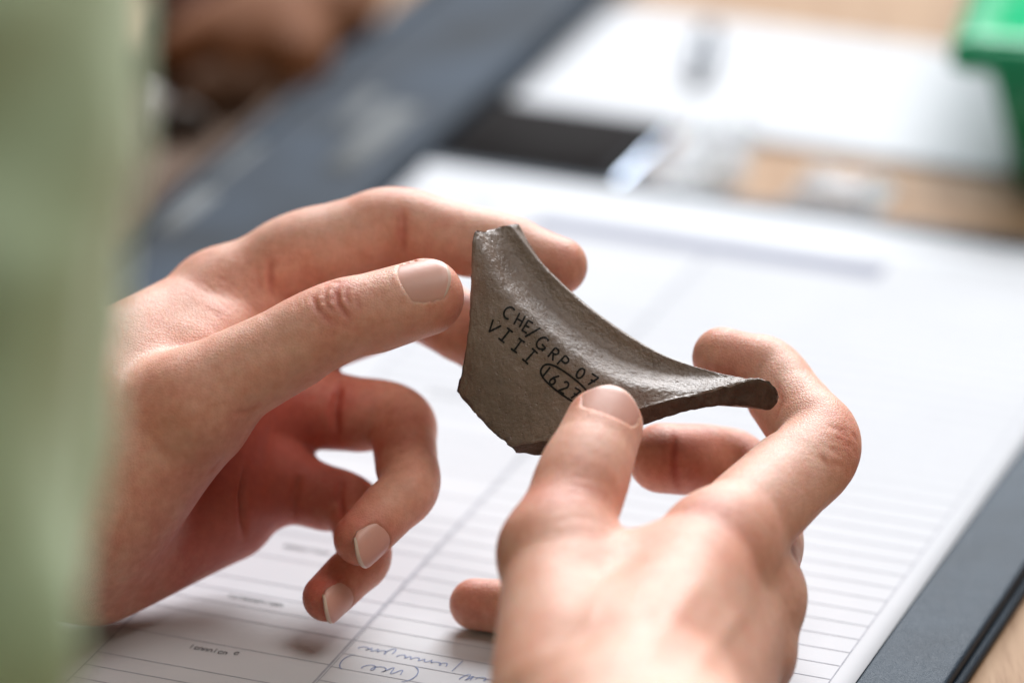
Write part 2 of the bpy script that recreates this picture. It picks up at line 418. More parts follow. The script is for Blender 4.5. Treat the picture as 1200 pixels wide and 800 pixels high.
def flat_quads(name, quads, m, parent, z=Z0):
    V, Fc = [], []
    for (x0, x1, y0, y1) in quads:
        b = len(V); V += [pg(x0, y0, z) * MM, pg(x1, y0, z) * MM, pg(x1, y1, z) * MM, pg(x0, y1, z) * MM]; Fc.append((b, b + 1, b + 2, b + 3))
    return link(name, mesh(name, V, Fc), m, parent, False)
q = []
pitch = 8.1; ys = [1.0 + pitch * k for k in range(-14, 32)]
for k, y in enumerate(ys):
    q.append((-124.2, 0, y - 0.14, y + 0.14))
ly = -69.1
for k in range(-6, 40):
    if k % 7 in (3, 5): continue
    y = -69.1 + 7.6 * k
    if y < 262: q.append((-184.5, -124.2, y - 0.16, y + 0.16))
flat_quads('row_line', q, PRINT, form)
flat_quads('column_line', [(-184.75, -184.3, -120, 262), (-124.9, -124.3, -120, 262), (-123.9, -123.7, -120, 262), (-0.15, 0.15, -120, 262)], PRINT, form, Z0 + 0.03)
flat_quads('grey_band', [(-184.5, -69, 259, 271)], BAND, form)  # plain grey band across the form near its top
# small printed words (too blurred to read) and handwriting
def scribble(x0, y0, wd, hh, seed, step=1.0):
    """running hand: loops of uneven height along a base line"""
    r = random.Random(seed); P = []; n = max(2, int(wd / (step * 1.5))); lw = wd / n
    for k in range(n):
        hgt = hh * (r.uniform(0.4, 0.6) if r.random() < 0.7 else r.uniform(0.85, 1.1)); lp = r.uniform(-0.2, 0.55) * lw; dn = -0.25 * hh if r.random() < 0.12 else 0
        for t in np.linspace(0, 1, 9, endpoint=False):
            P.append((x0 + lw * (k + t) + lp * math.sin(2 * math.pi * t) * -0.9 + 0.22 * hgt * (1 - math.cos(2 * math.pi * t)) * 0.5, y0 + hgt * 0.5 * (1 - math.cos(2 * math.pi * t)) + dn * t))
    return P
NZ = np.array([0, 0, 1.0])
def ink(name, paths, wd, m):
    V, Fc = ribbon([[(pg(x, y, Z0 + 0.06), NZ) for (x, y) in p] for p in paths if len(p) > 1], wd)
    return link(name, mesh(name, V, Fc), m, form, False)
def typed(x0, y0, wd, seed, h=1.5):
    r = random.Random(seed); out = []; x = x0
    while x < x0 + wd:
        k = r.random(); cw = r.uniform(0.8, 1.3)
        if k < 0.45: out.append([(x + cw * 0.5 + cw * 0.45 * math.cos(a), y0 + h * 0.5 + h * 0.5 * math.sin(a)) for a in np.linspace(0.4, 5.9, 10)])
        elif k < 0.8: out += [[(x, y0), (x, y0 + h)], [(x, y0 + h * 0.8), (x + cw * 0.5, y0 + h), (x + cw * 0.85, y0 + h * 0.7), (x + cw * 0.85, y0)]]
        else: out.append([(x + cw * 0.4, y0), (x + cw * 0.4, y0 + h * 1.5)])
        x += cw + 0.35
    return out
for k, (x, y, wd) in enumerate([(-163, -43.5, 11), (-150.5, -42.5, 1.5), (-166, -12.5, 16), (-164, 21, 13), (-165, 52, 17), (-164, 90, 12), (-166, 130, 15)]):
    ink('printed_word', typed(x, y, wd, k), 0.2, PRINTB)
hw = [scribble(-121, -27.6, 9, 3.2, 11, 1.1), scribble(-110, -28.2, 14, 3.0, 12, 1.2), [(-93.5, -30.5), (-93, -24)], scribble(-90, -34, 3, 6.5, 13, 1.6), scribble(-86, -32.6, 9, 3.4, 14, 1.3),
      scribble(-116, -37.6, 11, 3.2, 15, 1.5), [(-100, -42), (-98.5, -43)], scribble(-121.5, -52.5, 13, 3.4, 16, 1.3), scribble(-104, -53, 22, 3.4, 17, 1.4)]
hw.append([(-120 + 2.5 * math.cos(a), -35.5 + 4.6 * math.sin(a)) for a in np.linspace(1.9, 4.4, 12)]); hw.append([(-104 + 2.8 * math.cos(a), -36.2 + 4.6 * math.sin(a)) for a in np.linspace(-1.4, 1.4, 12)])
for p in hw: ink('handwriting', [p], 0.15, PEN)

# ================================================================== things beyond the folder
_a = pgxy(840, 163, TZ + 1); _b = pgxy(1185, 203, TZ + 1); _c = pgxy(900, 32, TZ + 1)
far = sheet('paper_sheet', *(_a[0] - 95, _b[0], (_a[1] + _b[1]) / 2, _c[1]), TZ + 1.0, PAPER, 0.0, 0.8, 9)
tag(far, 'white sheet of paper lying on the table beyond the folder', 'paper')
lines = []
for k in range(13):
    y = _a[1] + 12 + k * 8.5; lines.append((_a[0] + 8, _b[0] - 10, y, y + 0.35))
o = flat_quads('row_line', lines, simple('faint_print', (0.6, 0.61, 0.66), 0.8, 0.2), far, TZ + 2.0)

# long slate file beside the form
SLATE = simple('slate_cover', (0.018, 0.029, 0.046), 0.75, 0.2, 0.6, 26, 0.2, 500)
FH = 3.0
fx0, _ = pgxy(218, 207, FH); fx1, _ = pgxy(467, 200, FH)
filo = empty('lever_arch_file', pg((fx0 + fx1) / 2, 350, TZ) * MM)
keep(box_pg('spine', fx0, fx1, 90, 560, TZ + 0.02, FH, SLATE, 4.0, 5), filo)
PATCHM = simple('pale_patch', (0.105, 0.112, 0.115), 0.7, 0.3, 0.2, 50)  # paler grey for the flat patches on the file
for (px, py, a, b_) in ((436, 162, 5, 30), (420, 130, 3, 16), (262, 195, 4, 22), (200, 245, 6, 18)):
    x, y = pgxy(px, py, FH); x = min(max(x, fx0 + a + 4), fx1 - a - 4)
    keep(box_pg('pale_patch', x - a, x + a, y - b_, y + b_, FH - 0.1, FH + 0.25, PATCHM, 0.1, 1), filo)
keep(box_pg('raised_edge', fx0 + 3, fx0 + 9, 95, 555, FH - 0.2, FH + 1.6, SLATE, 0.8, 2), filo)
tag(filo, 'slate blue file with pale patches lying diagonally beyond the left hand', 'file')

# black phone
BLK = simple('phone_black', (0.012, 0.012, 0.014), 0.7, 0.03, 0.1, 40)
phone = empty('phone', pg(-205, 330, TZ) * MM)
px0 = fx1 + 1; PX1 = pgxy(738, 190, TZ + 9)[0]; PY0 = pgxy(640, 203, TZ + 9)[1]; PY1 = pgxy(660, 124, TZ + 9)[1]
keep(box_pg('phone_body', px0, PX1, PY0, PY1, TZ + 0.02, TZ + 9, BLK, 2.5, 4), phone)
keep(box_pg('phone_screen', px0 + 3, PX1 - 5, PY0 + 3, PY1 - 3, TZ + 8.8, TZ + 9.2, simple('phone_glass', (0.014, 0.012, 0.012), 0.7, 0.02), 0.1, 1), phone)
keep(box_pg('phone_edge', PX1 - 2.5, PX1 + 1.8, PY0 + 3, PY1 - 3, TZ + 1.5, TZ + 7.2, simple('phone_metal', (0.35, 0.4, 0.48), 0.25, 0.5, 0.05, 60, metal=1.0), 1.2, 3), phone)
tag(phone, 'flat black phone lying between slate file and plastic bag', 'phone')

# clear plastic bag, crumpled
def plastic():
    m, N, L, b = mat('clear_plastic')
    b.inputs['Base Color'].default_value = (0.86, 0.9, 0.95, 1); b.inputs['Roughness'].default_value = 0.06; b.inputs['Specular IOR Level'].default_value = 1.0  # whitish colour and raised alpha stand in for the bag's glints
    tc = N.new('ShaderNodeTexCoord'); n = noise(N, L, tc.outputs['Object'], 60, 3); r = ramp(N, [(0.35, (0.3,) * 3), (0.75, (0.75,) * 3)]); L.new(n.outputs['Fac'], r.inputs[0]); L.new(r.outputs[0], b.inputs['Alpha'])
    return m
PLA = plastic()
def crumple(name, x0, x1, y0, y1, hmax, seed, zb):
    n = 46; V, Fc = [], []
    for l in (0, 1):
        for j in range(n + 1):
            for i in range(n + 1):
                u, v = i / n, j / n; x = x0 + (x1 - x0) * u + 5 * mnoise.noise(Vector((v * 3, seed, 1))); y = y0 + (y1 - y0) * v + 5 * mnoise.noise(Vector((u * 3, seed, 5)))
                e = min(u, 1 - u, v, 1 - v) * 6; env = min(1, e)
                f = 1 - abs(mnoise.noise(Vector((u * 4.5 + seed, v * 4.5, seed)))) * 1.4; f2 = abs(mnoise.noise(Vector((u * 11 + seed, v * 11, seed + 3))))
                z = zb + (hmax * (0.55 * max(0, f) + 0.35 * f2) * env if l == 0 else 0.0) + (0.6 if l == 0 else 0)
                V.append(pg(x, y, z) * MM)
    k = (n + 1) ** 2; g = lambda l, j, i: l * k + j * (n + 1) + i
    for j in range(n):
        for i in range(n):
            Fc.append((g(0, j, i), g(0, j, i + 1), g(0, j + 1, i + 1), g(0, j + 1, i))); Fc.append((g(1, j, i), g(1, j + 1, i), g(1, j + 1, i + 1), g(1, j, i + 1)))
    for i in range(n):
        Fc.append((g(0, 0, i), g(1, 0, i), g(1, 0, i + 1), g(0, 0, i + 1))); Fc.append((g(0, n, i), g(0, n, i + 1), g(1, n, i + 1), g(1, n, i)))
        Fc.append((g(0, i, 0), g(0, i + 1, 0), g(1, i + 1, 0), g(1, i, 0))); Fc.append((g(0, i, n), g(1, i, n), g(1, i + 1, n), g(0, i + 1, n)))
    return link(name, mesh(name, V, Fc), PLA, None)
bag = crumple('plastic_bag', PX1 + 4, PX1 + 30, PY0 - 2, PY0 + 78, 16, 4, TZ + 0.3); tag(bag, 'crumpled clear plastic bag lying right beside the black phone', 'bag')
bag2 = crumple('plastic_bag', *(lambda q: (q[0] - 18, q[0] + 14, q[1] - 8, q[1] + 18))(pgxy(985, 240, TZ)), 9, 8, TZ + 0.3); tag(bag2, 'small clear plastic wrapper lying on bare wood above the folder edge', 'bag')
# pen on the far paper
pen = empty('pen', pg(-188, 425, TZ + 2) * MM)
def rod(name, p, q_, r0, r1, m, seg=16):
    p, q_ = np.array(p), np.array(q_); a = unit(q_ - p); s = ortho((0.3, 0.2, 1), a); t = np.cross(a, s); V, Fc = [], []
    for (c, r) in ((p, 0.01), (p, r0 * 0.85), (p + a * r0 * 0.3, r0), (q_ - a * r1 * 0.3, r1), (q_, r1 * 0.85), (q_, 0.01)):
        for k in range(seg): an = 2 * math.pi * k / seg; V.append((c + (s * math.cos(an) + t * math.sin(an)) * r) * MM)
    for i in range(5):
        for k in range(seg): Fc.append((i * seg + k, i * seg + (k + 1) % seg, (i + 1) * seg + (k + 1) % seg, (i + 1) * seg + k))
    return link(name, mesh(name, V, Fc), m)
DB = simple('pen_dark', (0.03, 0.05, 0.09), 0.3, 0.5)
pa, pb = on(820, 78, TZ + 6), on(831, 40, TZ + 6)
dpn = unit(pb - pa)
keep(rod('pen_barrel', pa, pb, 4.0, 4.0, DB), pen); keep(rod('pen_tip', pa - dpn * 9, pa + dpn * 0.5, 0.6, 3.6, DB), pen)
keep(rod('pen_clip', pa + dpn * 20 + np.array([0, 0, 4.6]), pb + np.array([0, 0, 4.6]), 0.8, 0.8, DB), pen)
tag(pen, 'dark blue pen lying on the far white sheet', 'pen')

# green plastic crate
GRN = simple('green_plastic', (0.006, 0.40, 0.165), 0.35, 0.5, 0.06, 30, 0.08, 300)
crate = empty('plastic_crate', on(1290, 215, TZ) * MM)
def crate_parts():
    base = on(1196, 222, TZ); ex2 = unit(np.array([1.0, -0.22, 0])); ey2 = np.array([-ex2[1], ex2[0], 0]); Wd, Dp, Hh, tp = 190.0, 300.0, 56.0, 13.0
    def ringpts(off, z):
        r = []
        for (x, y) in ((-off, -off), (Wd + off, -off), (Wd + off, Dp + off), (-off, Dp + off)): r.append(base + ex2 * x + ey2 * y + np.array([0, 0, z]))
        return r
    def shell(name, rings, closed_bottom=False, bev=1.5):
        bm = bmesh.new(); R = [[bm.verts.new(p * MM) for p in r] for r in rings]
        for a, b in zip(R[:-1], R[1:]):
            for k in range(4): bm.faces.new((a[k], a[(k + 1) % 4], b[(k + 1) % 4], b[k]))
        if closed_bottom: bm.faces.new(R[0][::-1]); bm.faces.new(R[-1])
        else:
            for k in range(4): bm.faces.new((R[-1][k], R[-1][(k + 1) % 4], R[0][(k + 1) % 4], R[0][k]))
        bmesh.ops.recalc_face_normals(bm, faces=bm.faces); bmesh.ops.bevel(bm, geom=bm.edges[:], offset=bev * MM, segments=3, affect='EDGES')
        me = bpy.data.meshes.new(name); bm.to_mesh(me); bm.free(); return keep(link(name, me, GRN), crate)
    shell('tray_wall', [ringpts(0, 0), ringpts(tp, Hh), ringpts(tp - 3, Hh), ringpts(-2.5, 3), ], True, 0.8)
    shell('rim', [ringpts(tp - 1, Hh - 9), ringpts(tp + 9, Hh - 9), ringpts(tp + 9, Hh + 1.5), ringpts(tp - 4, Hh + 1.5)], False, 1.4)
    for k in range(5):
        x0 = 25 + k * 34
        bm = bmesh.new(); vs = []
        for (x, o_, z) in ((x0, -0.2, 4), (x0 + 3, -0.2, 4), (x0 + 3, -tp, Hh - 9.5), (x0, -tp, Hh - 9.5)):
            for dd in (1.0, -2.5): vs.append(bm.verts.new((base + ex2 * x + ey2 * (o_ + dd) + np.array([0, 0, z])) * MM))
        for f in ((0, 2, 4, 6), (1, 7, 5, 3), (0, 1, 3, 2), (2, 3, 5, 4), (4, 5, 7, 6), (6, 7, 1, 0)): bm.faces.new([vs[i] for i in f])
        bmesh.ops.recalc_face_normals(bm, faces=bm.faces); me = bpy.data.meshes.new('rib'); bm.to_mesh(me); bm.free(); keep(link('rib', me, GRN, None, False), crate)
crate_parts()
tag(crate, 'bright green plastic tray with thick rim standing on the table', 'tray')

# brown finds beyond the slate file
TERRA = simple('terracotta', (0.17, 0.058, 0.018), 0.8, 0.3, 0.3, 40, 0.4, 300)
DARKB = simple('dark_brown', (0.045, 0.028, 0.018), 0.7, 0.3, 0.3, 40, 0.4, 300)
UMBER = simple('umber_card', (0.10, 0.062, 0.042), 0.85, 0.2, 0.2, 25, 0.2, 300)
PINKC = simple('pink_clay', (0.40, 0.23, 0.20), 0.75, 0.3, 0.15, 40, 0.3, 300)
PALE = simple('pale_glint', (0.55, 0.52, 0.52), 0.2, 0.6, 0.1, 40)
def lump(name, c, rx, ry, rz, m, seed, label, thick=None):
    """a rough curved potsherd lying on the table: dished, with broken edges"""
    bm = bmesh.new(); bmesh.ops.create_icosphere(bm, subdivisions=4, radius=1)
    for v in bm.verts:
        d = v.co.copy(); an = math.atan2(d.y, d.x); poly = 0.82 + 0.16 * math.cos(4 * an + seed) + 0.08 * math.sin(7 * an + seed * 2)
        k = poly * (1 + 0.10 * mnoise.noise(d * 2.5 + Vector((seed, 0, 0))))
        x, y = d.x * rx * k, d.y * ry * k; z = (math.copysign(abs(d.z) ** 0.45, d.z)) * rz * 0.5 + rz * 0.6 * (1 - (d.x ** 2 + d.y ** 2))
        v.co = Vector((c + EX * x + EY * y + np.array([0, 0, z + rz * 0.5])) * MM)
    me = bpy.data.meshes.new(name); bm.to_mesh(me); bm.free(); o = link(name, me, m); return tag(o, label, 'potsherd', 'sherds beyond the file')
def tp_(px, py, h=0): return on(px, py, TZ + h)
lump('potsherd', tp_(328, 62, 6), 36, 60, 18, TERRA, 3, 'large terracotta brown sherd beyond the slate file')
lump('potsherd', tp_(225, 20, 12), 24, 20, 20, PINKC, 5, 'pinkish clay sherd lying on dark brown sherd')
lump('potsherd', tp_(255, 62, 0), 40, 26, 12, DARKB, 8, 'dark brown sherd lying underneath a pinkish one')
lump('potsherd', tp_(296, 122, 0), 34, 26, 12, simple('umber_ware', (0.11, 0.05, 0.024), 0.8, 0.3, 0.3, 40, 0.4, 300), 21, 'umber sherd lying against the slate file below the terracotta one')
lump('potsherd', tp_(172, 150, 3), 6, 12, 9, PALE, 11, 'small pale fragment added as a glint on brown board')  # pale piece added in place of a bright glint
lump('potsherd', tp_(214, 163, 0), 11, 10, 8, DARKB, 13, 'small blackish brown fragment lying on brown board')
bx0, by0 = pgxy(140, 190, TZ)
card = empty('card_tray', tp_(240, 170) * MM)
cx1 = fx0 - 5.2
keep(box_pg('tray_base', cx1 - 190, cx1 + 2, 180, 352, TZ + 0.02, TZ + 2, UMBER, 0.6), card)
keep(box_pg('tray_side', cx1 + 2, cx1 + 5, 180, 355, TZ + 0.02, TZ + 12, UMBER, 0.6), card)
keep(box_pg('tray_side', cx1 - 190, cx1 + 2, 352, 355, TZ + 0.02, TZ + 12, UMBER, 0.6), card)
tag(card, 'shallow brown card tray lying beyond the slate file', 'tray')

# ================================================================== the sherd
def sherd_mats():
    m, N, L, b = mat('grey_ware')
    tc = N.new('ShaderNodeTexCoord'); co = tc.outputs['Object']
    n = noise(N, L, co, 45, 6, 0.65); r = ramp(N, [(0.25, (0.125, 0.084, 0.061)), (0.5, (0.205, 0.144, 0.108)), (0.78, (0.265, 0.197, 0.157))]); L.new(n.outputs['Fac'], r.inputs[0])
    n2 = noise(N, L, co, 900, 3, 0.6); r2 = ramp(N, [(0.3, (0.78, 0.77, 0.77)), (0.5, (1, 1, 1)), (0.76, (1, 1, 1)), (0.84, (1.2, 1.18, 1.15))]); L.new(n2.outputs['Fac'], r2.inputs[0])
    mx = N.new('ShaderNodeMix'); mx.data_type = 'RGBA'; mx.blend_type = 'MULTIPLY'; mx.inputs['Factor'].default_value = 1
    L.new(r.outputs[0], mx.inputs['A']); L.new(r2.outputs[0], mx.inputs['B'])
    st = N.new('ShaderNodeAttribute'); st.attribute_name = 'stain'
    n4 = noise(N, L, co, 330, 4, 0.7); mu = N.new('ShaderNodeMath'); mu.operation = 'MULTIPLY'; L.new(st.outputs['Fac'], mu.inputs[0]); L.new(n4.outputs['Fac'], mu.inputs[1])
    rs = ramp(N, [(0.30, (0, 0, 0)), (0.42, (1, 1, 1))]); L.new(mu.outputs[0], rs.inputs[0])
    mx2 = N.new('ShaderNodeMix'); mx2.data_type = 'RGBA'; L.new(rs.outputs[0], mx2.inputs['Factor']); L.new(mx.outputs['Result'], mx2.inputs['A']); mx2.inputs['B'].default_value = (0.028, 0.022, 0.028, 1)
    L.new(mx2.outputs['Result'], b.inputs['Base Color'])
    b.inputs['Roughness'].default_value = 0.41; b.inputs['Specular IOR Level'].default_value = 0.78
    n3 = noise(N, L, co, 1300, 4, 0.65); v = N.new('ShaderNodeTexVoronoi'); v.inputs['Scale'].default_value = 480; L.new(co, v.inputs['Vector'])
    rv = ramp(N, [(0.0, (0, 0, 0)), (0.16, (1, 1, 1))]); L.new(v.outputs['Distance'], rv.inputs[0])
    ad = N.new('ShaderNodeMath'); ad.operation = 'MULTIPLY_ADD'; L.new(n3.outputs['Fac'], ad.inputs[0]); ad.inputs[1].default_value = 1.2; L.new(rv.outputs[0], ad.inputs[2])
    bp = N.new('ShaderNodeBump'); bp.inputs['Strength'].default_value = 0.68; bp.inputs['Distance'].default_value = 0.0004; L.new(ad.outputs[0], bp.inputs['Height']); L.new(bp.outputs[0], b.inputs['Normal'])
    f = simple('fracture', (0.095, 0.066, 0.050), 0.85, 0.25, 0.3, 120, 0.9, 1000)
    return m, f
WARE, FRAC = sherd_mats()
NET = [  # columns along the rim; rows: lip, strip foot, hollow, shoulder, body, lower break   (px, py, mm beyond focus)
 [(600, 262, 11), (581, 267, 10.6), (568, 272, 8.0), (554, 281, 4), (549, 385, 1.5), (535, 459, 3)],
 [(645, 316, 8), (624, 328, 7.6), (607, 335, 4.6), (588, 348, 0.5), (573, 430, -1), (552, 480, 0.5)],
 [(705, 368, 5), (684, 384, 4.4), (667, 392, 1.0), (646, 406, -3), (616, 470, -3), (574, 503, -1)],
 [(775, 411, 3.2), (753, 425, 2.6), (734, 434, -1.2), (710, 448, -6), (668, 490, -6), (600, 523, -3)],
 [(846, 434, 1), (824, 442, 0.3), (800, 450, -3), (773, 460, -6.5), (722, 485, -8), (655, 512, -6)],
 [(913, 448, -3), (886, 444, -3.5), (854, 452, -5), (822, 461, -6.5), (785, 467, -8.5), (715, 488, -10)]]
def cr(p0, p1, p2, p3, t): return 0.5 * ((2 * p1) + (-p0 + p2) * t + (2 * p0 - 5 * p1 + 4 * p2 - p3) * t * t + (-p0 + 3 * p1 - 3 * p2 + p3) * t ** 3)
def spline(pts, t):
    n = len(pts) - 1; x = min(max(t, 0), 1) * n; i = min(int(x), n - 1); f = x - i
    g = lambda k: pts[k] if 0 <= k <= n else (2 * pts[0] - pts[1] if k < 0 else 2 * pts[n] - pts[n - 1])
    return cr(g(i - 1), g(i), g(i + 1), g(i + 2), f)
def build_sherd():
    cols = [[cs(*p) for p in c] for c in NET]; nu, nv = 190, 130
    rows = [[spline(c, j / nv) for c in cols] for j in range(nv + 1)]
    def straight(pts, t):
        n = len(pts) - 1; x = t * n; i = min(int(x), n - 1); return pts[i] + (pts[i + 1] - pts[i]) * (x - i)
    G = np.array([[spline(rows[j], i / nu) * (1 - (j / nv) ** 6) + straight(rows[j], i / nu) * (j / nv) ** 6 for i in range(nu + 1)] for j in range(nv + 1)])    # [v,u,3]
    du = np.gradient(G, axis=1); dv = np.gradient(G, axis=0); Nn = np.cross(du, dv); Nn /= np.linalg.norm(Nn, axis=2)[..., None] + 1e-9
    if Nn[nv // 2, nu // 4, 2] > 0: Nn = -Nn                                                # towards the viewer
    # thickness and roughness
    T = np.zeros((nv + 1, nu + 1)); Rg = np.zeros_like(T); stain = np.zeros_like(T)
    for j in range(nv + 1):
        for i in range(nu + 1):
            u, v = i / nu, j / nv; p = Vector(G[j, i])
            T[j, i] = 5.6 + (1.0 + 2.0 * u * u) * math.exp(-((v - 0.12) / 0.2) ** 2) - 1.4 * math.exp(-((v - 0.62) / 0.2) ** 2)
            Rg[j, i] = 0.20 * mnoise.noise(p * 0.35) + 0.13 * mnoise.noise(p * 1.1) + 0.05 * mnoise.noise(p * 2.6)
            e = min(u, 1 - u, v, 1 - v)
            Rg[j, i] -= 0.55 * max(0, 1 - e / 0.02) * (0.6 + 0.6 * mnoise.noise(p * 0.8))       # worn arrises
            stain[j, i] = max(0.0, 1 - (1 - v) / 0.16) * 0.66 * (1 if u < 0.62 else 0.6) + max(0, 1 - u / 0.03) * 0.7
    lipround = np.array([[1 - math.sqrt(max(0, 1 - max(0, 1 - (j / nv) / (0.035 + 0.075 * (i / nu) ** 4)) ** 2)) for i in range(nu + 1)] for j in range(nv + 1)])
    Nb = Nn.copy()
    for k_ in range(3):
        c0 = np.concatenate([np.repeat(Nb[:1], 14, 0), Nb, np.repeat(Nb[-1:], 14, 0)]); Nb = np.mean([c0[q:q + nv + 1] for q in range(29)], 0)
    wu = np.clip((np.arange(nu + 1) / nu - 0.45) / 0.5, 0, 1); wu = (wu * wu * (3 - 2 * wu))[None, :, None]
    Nb = Nb * (1 - wu) + wu * np.array(unit((0.02, -0.92, -0.40))); wl = np.clip(1 - np.arange(nu + 1) / nu / 0.15, 0, 1)[None, :, None]
    Nb = Nb * (1 - wl) + wl * np.array(unit((-0.42, -0.05, -0.95))); Nb /= np.linalg.norm(Nb, axis=2)[..., None]
    Fr = G + Nn * Rg[..., None] - Nb * (0.46 * T * lipround)[..., None]; Bk = G - Nb * (T - 0.46 * T * lipround)[..., None]
    # ragged outline of the breaks (lip stays smooth)
    for j in range(nv + 1):
        for i in range(nu + 1):
            p = Vector(G[j, i] * 0.5); w = 0.0
            if j > nv - 4 or i < 4 or i > nu - 4: w = 0.28
            off = Vector((mnoise.noise(p * 1.0), mnoise.noise(p * 1.0 + Vector((9, 0, 0))), mnoise.noise(p + Vector((0, 9, 0))))) * w
            Fr[j, i] += np.array(off); Bk[j, i] += np.array(off)
    V = np.concatenate([Fr.reshape(-1, 3), Bk.reshape(-1, 3)]); k = (nu + 1) * (nv + 1); g = lambda l, j, i: l * k + j * (nu + 1) + i
    Fc, mi = [], []
    for j in range(nv):
        for i in range(nu):
            Fc.append((g(0, j, i), g(0, j + 1, i), g(0, j + 1, i + 1), g(0, j, i + 1))); mi.append(0)
            Fc.append((g(1, j, i), g(1, j, i + 1), g(1, j + 1, i + 1), g(1, j + 1, i))); mi.append(0)
    # edges, with intermediate rings for roughness
    rim = [(0, i) for i in range(nu)] + [(j, nu) for j in range(nv)] + [(nv, i) for i in range(nu, 0, -1)] + [(j, 0) for j in range(nv, 0, -1)]
    m = 7; Vx = []; base = len(V); nr = len(rim)
    for s in range(1, m):
        t = s / m
        for (j, i) in rim:
            p = Fr[j, i] * (1 - t) + Bk[j, i] * t; lip = (j == 0)
            out = np.zeros(3)
            if lip: out = -(dv[j, i] / np.linalg.norm(dv[j, i])) * 0.15 * math.sin(math.pi * t)
            q = Vector(p * 0.55); p = p + out + (0.0 if lip else 0.55) * np.array([mnoise.noise(q), mnoise.noise(q + Vector((5, 0, 0))), mnoise.noise(q + Vector((0, 7, 0)))]) + (0 if lip else 0.18) * np.array([mnoise.noise(q * 4), mnoise.noise(q * 4 + Vector((5, 0, 0))), mnoise.noise(q * 4 + Vector((0, 7, 0)))])
            Vx.append(p)
    ridx = lambda s, a: (g(0, *rim[a % nr]) if s == 0 else g(1, *rim[a % nr]) if s == m else base + (s - 1) * nr + a % nr)
    for s in range(m):
        for a in range(nr):
            Fc.append((ridx(s, a), ridx(s, a + 1), ridx(s + 1, a + 1), ridx(s + 1, a))); mi.append(0 if rim[a][0] == 0 else 1)
    V = np.concatenate([V, np.array(Vx)])
    me = mesh('pottery_sherd', c2w(V) * MM, Fc)
    bm = bmesh.new(); bm.from_mesh(me); bmesh.ops.recalc_face_normals(bm, faces=bm.faces); bm.to_mesh(me); bm.free()
    me.polygons.foreach_set('material_index', mi)
    sv = np.zeros(len(V), np.float32); sv[:k] = stain.ravel(); a = me.attributes.new('stain', 'FLOAT', 'POINT'); a.data.foreach_set('value', sv)
    o = link('pottery_sherd', me, [WARE, FRAC])
    bv = BVHTree.FromPolygons([tuple(v) for v in V], [f for f in Fc])
    return o, bv
sherd, SBV = build_sherd()
tag(sherd, 'curved grey brown potsherd with inked lettering held between both hands', 'potsherd')
# inked lettering, drawn stroke by stroke on the surface
ARC = lambda cx, cy, rx, ry, a0, a1, n=12: [(cx + rx * math.cos(math.radians(a)), cy + ry * math.sin(math.radians(a))) for a in np.linspace(a0, a1, n)]
GL = {'C': [ARC(.55, .5, .45, .5, 55, 300)], 'H': [[(.1, 0), (.1, 1)], [(.85, 0), (.85, 1)], [(.1, .5), (.85, .5)]], 'E': [[(.85, 1), (.1, 1), (.1, 0), (.85, 0)], [(.1, .52), (.7, .52)]],
      '/': [[(-.25, -.1), (1.1, 1.05)]], 'G': [ARC(.5, .5, .42, .5, 60, 330), [(.5, .42), (.95, .42), (.92, .05)]], 'R': [[(.12, 0), (.12, 1)], [(.12, 1)] + ARC(.45, .76, .38, .24, 90, -90) + [(.12, .52)], [(.4, .5), (.88, 0)]],
      'P': [[(.12, 0), (.12, 1)], [(.12, 1)] + ARC(.45, .74, .4, .26, 90, -90) + [(.12, .48)]], '0': [ARC(.5, .5, .36, .5, 90, 450, 18)], '7': [[(.08, 1), (.85, 1), (.35, 0)], [(.3, .5), (.8, .52)]],
      'V': [[(.0, 1), (.42, 0), (.9, 1)]], 'I': [[(.5, 0), (.5, 1)], [(.12, 1), (.9, 1)], [(.1, 0), (.9, 0)]], '1': [[(.4, 0), (.5, 1)]], '6': [[(.72, 1), (.3, .6)] + ARC(.48, .27, .3, .27, 140, 500, 16)], '2': [ARC(.45, .72, .33, .28, 160, -30, 9) + [(.1, 0), (.9, .02)]]}
eye = np.array([0, 0, -FOC])
def drop(px, py):
    d = unit(cs(px, py, 0) - eye); h = SBV.ray_cast(Vector(eye), Vector(d))
    if h[0] is None: return None
    n = np.array(h[1]); n = n if n[2] < 0 else -n
    P = np.array(h[0]); return c2w(P)[0], c2w(P + n)[0] - c2w(P)[0]
def letters(items):
    paths = []
    for (ch, zx, zy, wz, hz, ang) in items:
        wz *= 0.98 + 0.10 * rng.random(); hz *= 1.0 + 0.12 * rng.random(); ang += rng.uniform(-5, 5)
        a = math.radians(ang); ux, uy = math.cos(a), math.sin(a); vx, vy = math.sin(a), -math.cos(a)
        for st in GL[ch]:
            P = []
            for i in range(len(st) - 1):
                n = max(2, int(math.hypot((st[i + 1][0] - st[i][0]) * wz, (st[i + 1][1] - st[i][1]) * hz) / 3))
                for t in np.linspace(0, 1, n, endpoint=False): P.append((st[i][0] + (st[i + 1][0] - st[i][0]) * t, st[i][1] + (st[i + 1][1] - st[i][1]) * t))
            P.append(st[-1]); Wp = []
            for (x, y) in P:
                X = zx + (x - .5) * wz * ux + (y - .5) * hz * vx; Y = zy + (x - .5) * wz * uy + (y - .5) * hz * vy
                r = drop(500 + X / 2.6667, 230 + Y / 2.6667)
                if r: Wp.append(r)
            if len(Wp) > 1: paths.append(Wp)
    return paths
A = 36
